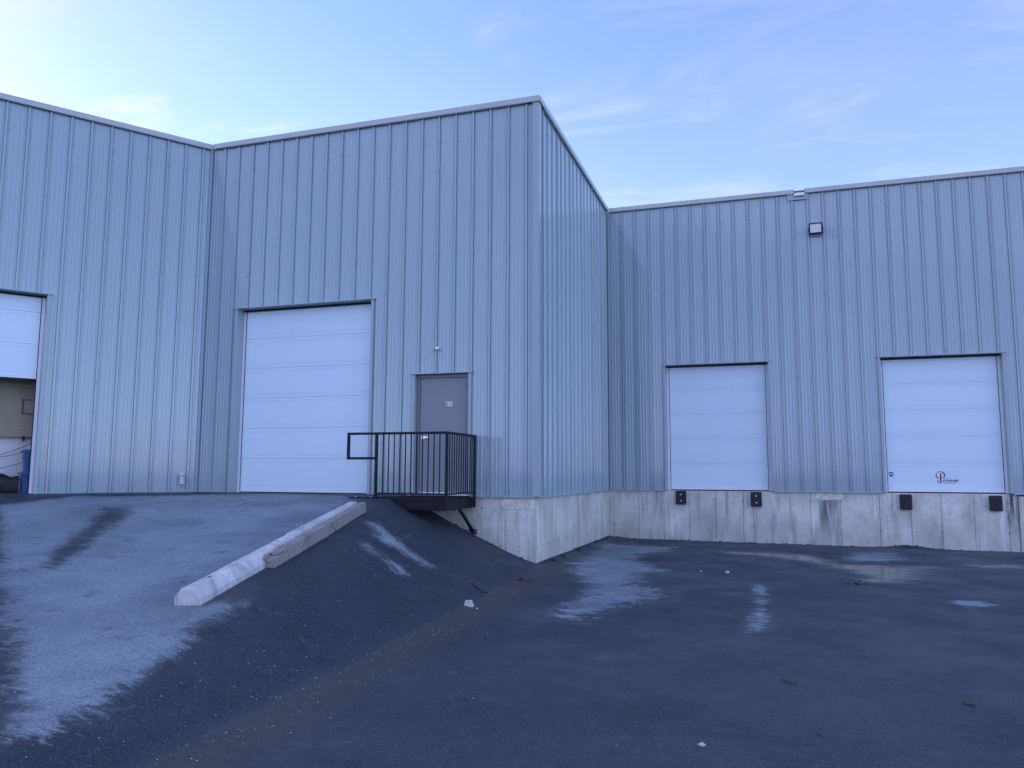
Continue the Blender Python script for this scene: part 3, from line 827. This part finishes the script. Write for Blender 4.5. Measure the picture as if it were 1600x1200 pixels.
def blob(sections):
    n = len(sections[0]); i0 = len(mb.v)
    for s in sections: mb.v += s
    for a in range(len(sections) - 1):
        for k in range(n):
            j = (k + 1) % n
            mb.f.append((i0 + a * n + k, i0 + a * n + j, i0 + (a + 1) * n + j, i0 + (a + 1) * n + k))
    mb.f.append(tuple(range(i0, i0 + n))[::-1]); mb.f.append(tuple(range(i0 + (len(sections) - 1) * n, i0 + len(sections) * n)))
secs = []
r_ = random.Random(11)
for i in range(22):
    u = -5.6 + 2.63 * i / 21; e = 1 if 1 < i < 20 else .82
    hgt = (.40 + .045 * math.sin(i * .9) + r_.uniform(-.015, .015)) * e
    secs.append([(u + r_.uniform(-.01, .01), .44 + (.18 * math.cos(t) * (1 + .06 * math.sin(3 * t + i))), max(0, hgt / 2 + hgt / 2 * math.copysign(abs(math.sin(t)) ** .6, math.sin(t)))) for t in np.linspace(0, 2 * math.pi, 15)[:-1]])
blob(secs)
tp = in_bay(mb, 'tarp_bundle', M['tarp']); tag(tp, 'long black tarp bundle lying on the floor beside the blue totes', 'tarp')

# ------------------------------------------------------------------ steel landing at the man door
PX0, PX1, PY = -2.36, -1.14, -1.294
lan = empty('steel_landing', (-1.75, -.65, 0))
tag(lan, 'black steel landing with picket railing in front of the grey man door', 'landing')
def lp(mb, name, bevel=0, parent=None):
    mb.v = [(x + 1.75, y + .65, z) for x, y, z in mb.v]
    return mb.build(name, M['black'], parent or lan, bevel=bevel)
mb = MB(); mb.box(PX0 + .01, PX1 - .01, PY + .01, -.075, -.048, -.012)
lp(mb, 'deck')
mb = MB()
for i in range(1, 13):      # raised bars of the open deck
    y = PY + .02 + i * .092
    mb.box(PX0 + .012, PX1 - .012, y, y + .012, -.0121, -.003)
lp(mb, 'deck_bars')
def channel(a, b, out):     # C-channel rim beam, flanges facing out
    m_ = MB(); a = Vector(a); b = Vector(b); o = Vector(out)
    def P(p, s, z): return tuple(p + o * s + Vector((0, 0, z)))
    pr = [(0, -.20), (.03, -.20), (.03, -.19), (.008, -.188), (.008, -.05), (.03, -.048), (.03, -.038), (0, -.038)]
    i = len(m_.v); n = len(pr)
    m_.v += [P(a, s, z) for s, z in pr] + [P(b, s, z) for s, z in pr]
    m_.f += [tuple(range(n))[::-1], tuple(range(n, 2 * n))] + [(k, (k + 1) % n, n + (k + 1) % n, n + k) for k in range(n)]
    return m_
lp(channel((PX0, PY, 0), (PX1, PY, 0), (0, -1, 0)), 'rim_beam')
lp(channel((PX1, PY - .0, 0), (PX1, -.072, 0), (1, 0, 0)), 'rim_beam')
lp(channel((PX0, PY, 0), (PX0, -.072, 0), (-1, 0, 0)), 'rim_beam')
mb = MB(); mb.prism([(PX0 - .035, -.002), (PX0 - .52, -.004), (PX0 - .52, -.022), (PX0 - .035, -.022)], 1, PY + .02, -.10)
lp(mb, 'transition_plate')
mb = MB()
for x in (PX0 - .40, PX0 - .12):
    mb.tube((x, PY + .045, -.02), (x, PY + .045, .008), .014, 8)
o = lp(mb, 'plate_bolts'); o.data.materials[0] = M['alu']
def post(x, y, z0, z1, s=.042):
    m_ = MB(); m_.box(x - s / 2, x + s / 2, y - s / 2, y + s / 2, z0, z1); return lp(m_, 'post', .003)
RZ = 1.058
yf = PY - .052
post(PX0 + .02, yf, -.19, RZ - .04); post(PX1 + .052, yf, -.19, RZ - .04); post(PX1 + .052, -.10, -.19, RZ - .04)
mb = MB(); mb.box(PX0 - .52, PX1 + .073, yf - .021, yf + .021, RZ - .04, RZ); lp(mb, 'top_rail', .003)
mb = MB(); mb.box(PX1 + .031, PX1 + .073, yf + .0215, -.079, RZ - .04, RZ); lp(mb, 'top_rail', .003)
mb = MB(); mb.box(PX0 + .042, PX1 + .03, yf - .015, yf + .015, .045, .075); lp(mb, 'bottom_rail')
mb = MB(); mb.box(PX1 + .037, PX1 + .067, yf + .022, -.122, .045, .075); lp(mb, 'bottom_rail')
mb = MB(); mb.box(PX0 - .52, PX0 - .478, yf - .021, yf + .021, .61, RZ - .0405); mb.box(PX0 - .477, PX0 - .002, yf - .021, yf + .021, .61, .652)
lp(mb, 'handrail_loop', .003)
pk = None
for i in range(11):
    x = PX0 + .041 + (PX1 + .031 - PX0 - .041) * (i + 1) / 12
    if pk is None:
        m_ = MB(); m_.box(-.0075, .0075, -.0075, .0075, .0755, RZ - .0405); pk = m_.mesh('picket', M['black'])
    o = link(bpy.data.objects.new('picket', pk)); o.parent = lan; o.location = (x + 1.75, yf + .65, 0)
for i in range(11):
    y = yf + .021 + (-.121 - yf - .021) * (i + 1) / 12
    o = link(bpy.data.objects.new('picket', pk)); o.parent = lan; o.location = (PX1 + .052 + 1.75, y + .65, 0)
for bx in (PX1 + .0, PX0 + .25):
    mb = MB(); mb.bar((bx, -.66, -.195), (bx + .0, -.02, -.60), .042, .042); br = lp(mb, 'brace')
    mb = MB(); mb.box(bx - .075, bx + .075, -.022, -.006, -.655, -.575); wp = lp(mb, 'wall_plate', parent=None)
    mb = MB()
    for q in (-.05, .05): mb.tube((bx + q, -.022, -.615), (bx + q, -.036, -.615), .011, 6)
    o = lp(mb, 'anchor_bolts'); o.data.materials[0] = M['alu']

# ------------------------------------------------------------------ wheel stops and timber along the ramp edge
NEAR, FAR = Vector((-1.085, -7.13)), Vector((-2.02, -2.55))
dv = (FAR - NEAR); LEN = dv.length; dv.normalize(); pv = Vector((dv.y, -dv.x))
def on_ground(p, dz=0): return Vector((p.x, p.y, float(gz(p.x, p.y)) + dz))
def lay(o, a, b, dz=0, roll=0):
    """lie along the ground from a to b, local x along"""
    A = on_ground(a, dz); B = on_ground(b, dz); ex = (B - A).normalized(); ez = Vector((0, 0, 1)); ey = ez.cross(ex).normalized(); ez = ex.cross(ey)
    Mx = Matrix((ex, ey, ez)).transposed().to_4x4() @ Matrix.Rotation(roll, 4, 'X'); Mx.translation = A
    o.matrix_world = Mx
def stop(seed, length, label, hw=.124, ht=.158):
    r = random.Random(seed)
    prof = [(hw, 0), (hw + .003, .03), (hw, ht * .45), (.058, ht - .007), (.045, ht), (-.045, ht), (-.058, ht - .007), (-hw, ht * .45), (-hw - .003, .03), (-hw, 0)]
    st = [0, .008, .05, .2, .45, .7, .95, 1.2, 1.45, 1.7, 1.95, length - .2, length - .05, length - .008, length]
    mb = MB(); n = len(prof)
    for i, s in enumerate(st):
        e = .93 if i in (0, len(st) - 1) else 1
        for x, z in prof:
            q = Vector((s * 3 + seed, x * 9, z * 9)); w = noise.noise(q) * .005
            mb.v.append((s + (noise.noise(q * 3) * .008 if e < 1 else 0), x * e * (1 + w), z * (e if z > .1 else 1) + w))
    for a in range(len(st) - 1):
        for k in range(n):
            j = (k + 1) % n; mb.f.append((a * n + k, a * n + j, (a + 1) * n + j, (a + 1) * n + k))
    mb.f.append(tuple(range(n))); mb.f.append(tuple(range((len(st) - 1) * n, len(st) * n))[::-1])
    o = mb.build('wheel_stop', M['precast'])
    tag(o, label, 'wheel stop', 'concrete wheel stops along the ramp edge')
    for s in (length * .17, length * .83):
        h = MB().tube((s, 0, ht - .002), (s, 0, ht + .0025), .013, 10).build('pin_hole', M['rubber'], o)
    return o
mid = NEAR + dv * (LEN / 2)
s1 = stop(1, LEN / 2 - .012, 'pale concrete wheel stop at the low end of the ramp edge, nearest the camera')
lay(s1, NEAR, mid - dv * .012, -.004)
s2 = stop(4, LEN / 2 - .012, 'concrete wheel stop at the high end of the ramp edge, beside the steel landing', .112, .152)
lay(s2, mid + dv * .012 - pv * .035, FAR - pv * .035, -.004)
T0 = NEAR + dv * 1.32 + pv * .178; T1 = FAR - dv * .04 + pv * .13
TL = (T1 - T0).length
mb = MB(); r = random.Random(5)
stn = list(np.linspace(0.22, TL, 20))
def tsec(s, w, h, z0=0, y0=0):
    j = lambda a: noise.noise(Vector((s * 2.1, a * 7, 3))) * .006
    return [(s, y0 - w / 2 + j(1), z0), (s, y0 - w / 2 + j(2), z0 + h - .008), (s, y0 - w / 2 + .01, z0 + h + j(3)), (s, y0 + w / 2 - .01, z0 + h + j(4)), (s, y0 + w / 2 + j(5), z0 + h - .008), (s, y0 + w / 2 + j(6), z0)]
blob([tsec(s, .10, .165) for s in stn])
tim = mb.build('timber_beam', M['wood'])
tag(tim, 'weathered brown timber with a broken end lying along the upper wheel stop', 'timber')
mb = MB()                       # rotten broken end: lower stub and a lifted slab
blob([tsec(s, w, h) for s, w, h in ((.0, .092, .098), (.01, .097, .118), (.14, .098, .126), (.217, .10, .13))])
mb.build('broken_stub', M['wood'], tim)
mb = MB()
blob([[(x, y, z + dz) for x, y, z in tsec(s, w, .020)] for s, w, dz in ((.12, .05, .131), (.15, .09, .135), (.3, .095, .156), (.42, .07, .1638), (.50, .03, .1638))])
mb.build('lifted_splinter', M['wood'], tim)
mb = MB()
blob([[(x, y + .075, z * 1 + .105) for x, y, z in tsec(s, w, h)] for s, w, h in ((-.02, .03, .02), (.06, .055, .045), (.2, .05, .04), (.33, .02, .012))])
mb.build('rotten_chunk', M['wood'], tim)
lay(tim, T0, T1, -.022, R(-3))

# ------------------------------------------------------------------ dock bumpers, lamp, camera, vent
def bumper(x, z0, w, h, thick, bolts, label):
    r = empty('dock_bumper', (x, LC, z0)); tag(r, label, 'dock bumper', 'rubber dock bumpers under the dock doors')
    b = MB().box(0, w, -thick, -.008, -h, 0).build('pad', M['rubber'], r, bevel=.022 if not bolts else .012)
    if bolts:
        for z in (-h * .27, -h * .73):
            MB().tube((w / 2, -thick - .001, z), (w / 2, -thick - .014, z), .017, 6).build('bolt', M['alu'], r)
    else:
        for k in range(1, 4): MB().box(.02, w - .02, -thick - .008, -thick + .004, -h * k / 4 - .012, -h * k / 4 + .012).build('ridge', M['rubber'], r, bevel=.004)
bumper(1.645, -.015, .245, .32, .085, True, 'black rubber dock bumper with two bolts under the left end of the plain dock door')
bumper(3.365, -.022, .245, .335, .085, True, 'black rubber dock bumper with two bolts under the right end of the plain dock door')
bumper(6.51, -.037, .24, .335, .125, False, 'thick rounded black bumper under the left end of the dock door with the logo')
bumper(8.245, -.043, .235, .325, .125, False, 'thick rounded black bumper under the right end of the dock door with the logo')

lamp = empty('flood_light', (5.01, LC - .075, 6.12)); tag(lamp, 'black flood light with pale glass mounted high on the ribbed wall', 'flood light')
lamp.rotation_euler = (R(5), 0, R(-4))
MB().box(-.05, .05, -.03, .02, -.06, .06).build('mount_box', M['black'], lamp)
mb = MB(); mb.box(-.165, -.155, -.10, .01, -.02, .02); mb.box(.155, .165, -.10, .01, -.02, .02); mb.box(-.165, .165, .0, .012, -.02, .02)
mb.build('bracket', M['black'], lamp)
MB().box(-.15, .15, -.135, -.045, -.125, .125).build('housing', M['black'], lamp, bevel=.008)
mb = MB(); mb.box(-.15, .15, -.150, -.1355, .1, .125); mb.box(-.15, .15, -.150, -.1355, -.125, -.1); mb.box(-.15, -.122, -.150, -.1355, -.0995, .0995); mb.box(.122, .15, -.150, -.1355, -.0995, .0995)
mb.build('bezel', M['black'], lamp)
gl = MB().box(-.121, .121, -.142, -.136, -.099, .099).build('lens', M['lens'], lamp)
mb = MB()
for i in range(5): mb.box(-.12, .12, -.145, -.1421, -.07 + i * .035, -.064 + i * .035)
mb.build('lens_ribs', M['lens'], gl)

cm = empty('security_camera', (-1.815, -.064, 2.63)); cm.scale = (.72, .72, .72); tag(cm, 'small white security camera above the man door', 'camera')
MB().tube((0, .02, 0), (0, -.012, 0), .032, 16).build('base', M['white_metal'], cm)
MB().tube((0, -.012, 0), (-.015, -.05, -.012), .013, 8).build('arm', M['white_metal'], cm)
hd = MB().tube((.015, -.04, .012), (-.05, -.125, -.045), .034, 16, .036).build('housing', M['white_metal'], cm)
MB().tube((-.048, -.123, -.044), (-.054, -.131, -.049), .027, 14).build('lens', M['cam_glass'], hd)

p0 = Vector(PA(-.30, .11)); vent = empty('vent_pipe', (*PA(-.30, .0), .0)); vent.rotation_euler = (0, 0, TH)
tag(vent, 'short grey pipe elbow sticking out at the foot of the ribbed wall', 'vent pipe')
MB().tube((0, -.115, .165), (0, -.115, .30), .052, 16).build('pipe', M['pvc'], vent)
mb = MB(); mb.tube((0, -.115, .3005), (0, -.095, .335), .052, 16, .05); mb.tube((0, -.092, .338), (0, -.02, .345), .05, 16); mb.build('elbow', M['pvc'], vent)
MB().tube((0, -.115, .158), (0, -.115, .185), .057, 16).build('collar', M['pvc'], vent)

# ------------------------------------------------------------------ small things lying on the asphalt
def lump(name, x, y, w, d, h, mat, seed, label, cat, group=None, rz=0):
    bm = bmesh.new(); bmesh.ops.create_icosphere(bm, subdivisions=2, radius=1)
    for v in bm.verts:
        q = 1 + .35 * noise.noise(v.co * 1.6 + Vector((seed * 3.1, 0, 0)))
        v.co = Vector((v.co.x * w / 2 * q, v.co.y * d / 2 * q, max(-.3, v.co.z) * h * .77 * q + h * .2))
    me = bpy.data.meshes.new(name); bm.to_mesh(me); bm.free(); me.materials.append(M[mat])
    o = link(bpy.data.objects.new(name, me)); o.location = on_ground(Vector((x, y))); o.rotation_euler = (0, 0, rz)
    return tag(o, label, cat, group)
mb = MB(); mb.v = [(-.075, -.05, -.01), (.08, -.055, -.01), (.075, .05, -.01), (-.07, .05, -.01), (-.045, -.035, .095), (.05, -.03, .10), (.04, .035, .09), (-.04, .03, .085)]
mb.f = [(0, 3, 2, 1), (4, 5, 6, 7), (0, 1, 5, 4), (1, 2, 6, 5), (2, 3, 7, 6), (3, 0, 4, 7)]
o = mb.build('stone', M['stone'], bevel=.012); o.scale = (.8, .8, .8); o.location = on_ground(Vector((.36, -4.05))); tag(o, 'pale block-shaped stone at the foot of the asphalt bank', 'stone')
lump('stone', 3.1, .38, .07, .06, .035, 'stone', 2, 'small white pebble on the damp yard between the two pale dry patches', 'stone')
lump('stone', 2.68, .40, .03, .03, .02, 'stone', 3, 'tiny pale pebble left of the white pebble on the damp yard', 'stone')
lump('stone', 3.36, -7.99, .045, .03, .018, 'stone', 4, 'white chip lying alone in the near foreground of the yard', 'stone')
lump('stone', .50, -4.15, .03, .03, .02, 'stone', 5, 'tiny chip just right of the block-shaped stone', 'stone')
def twig(pts, rad, label, mat='twig'):
    mb = MB()
    g = [on_ground(Vector(p), rad * .9 + dz) for p, dz in pts]
    for i, (a, b) in enumerate(zip(g, g[1:])): mb.tube(a, b, rad * (1 - .12 * i), 7, rad * (.88 - .12 * i))
    o = mb.build('twig', M[mat]); tag(o, label, 'twig'); return o
twig([((-.0, -2.98), .012), ((.10, -3.06), .0), ((.20, -3.12), .0), ((.27, -3.13), .004)], .014, 'reddish brown stick lying near the foot of the bank')
twig([((3.83, -6.28), 0), ((3.88, -6.35), .0), ((3.945, -6.395), 0)], .007, 'thin dark twig on the open yard in the right foreground')
twig([((5.02, -6.54), 0), ((5.09, -6.58), 0)], .007, 'short dark twig at the right side of the yard')
twig([((4.02, -7.55), 0), ((4.05, -7.60), 0)], .006, 'tiny dark twig closest to the camera on the right')
def leaves(x, y, n, sp, label, seed, group=None):
    r = random.Random(seed); mb = MB()
    for i in range(n):
        a = r.uniform(0, 6.28); d = sp * r.random() ** .7; px, py = x + d * math.cos(a) * 1.3, y + d * math.sin(a) * .8
        g = on_ground(Vector((px, py)), r.uniform(.004, .03)); s = r.uniform(.018, .045); t = r.uniform(0, 6.28)
        e1 = Vector((math.cos(t), math.sin(t), r.uniform(-.4, .4))) * s; e2 = Vector((-math.sin(t), math.cos(t), r.uniform(-.5, .5))) * s * .55
        mb.poly([g - e1, g + e2, g + e1, g - e2]); mb.poly([g - e1 * .6 - Vector((0, 0, .003)), g - e2 - Vector((0, 0, .003)), g + e1 * .6 - Vector((0, 0, .003))])
    o = mb.build('leaf_litter', M['leaf']); tag(o, label, 'leaf litter', group, kind=None); return o
leaves(.28, -1.75, 26, .16, 'reddish leaf litter in the crease at the foot of the bank', 3)
leaves(4.92, -.28, 34, .17, 'dark wet leaf clump lying in the shallow puddle', 4)
leaves(.10, 2.75, 14, .07, 'small dark leaf clump against the side foundation, farthest of three', 5)
leaves(.10, 1.42, 14, .07, 'small dark leaf clump against the side foundation, middle of three', 6)
leaves(.10, .62, 12, .07, 'small dark leaf clump against the side foundation, nearest of three', 7)
leaves(6.6, 6.18, 26, .16, 'brown leaves drifted against the wall below the dock door with the logo', 8)
# loose grit too small to pick apart
r = random.Random(21); mb = MB()
def pebble(x, y, s):
    z = float(gz(x, y)); a = r.uniform(0, 6.28); c, n_ = math.cos(a), math.sin(a)
    i = len(mb.v); e = r.uniform(.6, 1)
    mb.v += [(x + s * c, y + s * n_, z + s * .2), (x - s * n_ * e, y + s * c * e, z + s * .25), (x - s * c, y - s * n_, z + s * .2), (x + s * n_ * e, y - s * c * e, z + s * .15), (x, y, z + s * .75), (x, y, z - s * .2)]
    mb.f += [(i + p, i + (p + 1) % 4, i + 4) for p in range(4)] + [(i + (p + 1) % 4, i + p, i + 5) for p in range(4)]
for k in range(1900):
    t = r.random()
    if t < .45:                       # washed down the bank and along its foot
        y = r.uniform(-9.6, -.2); x = r.uniform(-1.2, .1 - .04 * y) + r.gauss(.1, .25)
    elif t < .7:
        y = r.uniform(-9.6, .0); x = .1 - .04 * y + abs(r.gauss(0, .35))
    elif t < .85:
        y = r.uniform(-9.5, -.5); x = r.uniform(-6, -1)
        if (x + LB) * math.sin(TH) - y * math.cos(TH) < .15: continue
    else:
        y = r.uniform(-9.5, 6); x = r.uniform(.4, 8.5)
    pebble(x, y, .0025 + .006 * r.random() ** 3)
for k in range(160):                  # spill at the low end of the wheel stops
    p = NEAR + Vector((r.gauss(.15, .2), r.gauss(-.2, .17))); pebble(p.x, p.y, r.uniform(.003, .007))
o = mb.build('loose_grit', M['stone']); tag(o, 'pale loose grit scattered over the asphalt', kind='stuff')

# asphalt crumbs along the foot of the foundations
r = random.Random(31); mb = MB()
def crumb(x, y, s):
    z = float(gz(x, y)); i = len(mb.v); n = 6
    ring = [(x + s * (.7 + .6 * r.random()) * math.cos(6.283 * k / n), y + s * .7 * (.7 + .6 * r.random()) * math.sin(6.283 * k / n)) for k in range(n)]
    mb.v += [(a, b_, z - .004) for a, b_ in ring] + [(x + (a - x) * .55, y + (b_ - y) * .55, z + s * (.35 + .4 * r.random())) for a, b_ in ring]
    for k in range(n):
        j = (k + 1) % n; mb.f.append((i + k, i + j, i + n + j, i + n + k))
    mb.f.append(tuple(i + n + k for k in range(n)))
for k in range(260):
    t = r.random(); s = .008 + .028 * r.random() ** 2.5
    if t < .3: crumb(.02 + abs(r.gauss(0, .05)), r.uniform(.05, LC - .1), s)
    elif t < .93: crumb(r.uniform(.1, 9.4), LC - .02 - abs(r.gauss(0, .05)), s)
    else:
        x = r.uniform(-1.9, -.05); crumb(x, -.02 - abs(r.gauss(0, .05)), s)
o = mb.build('asphalt_crumbs', M['crumb']); tag(o, 'dark asphalt crumbs along the foot of the concrete foundation', kind='stuff')
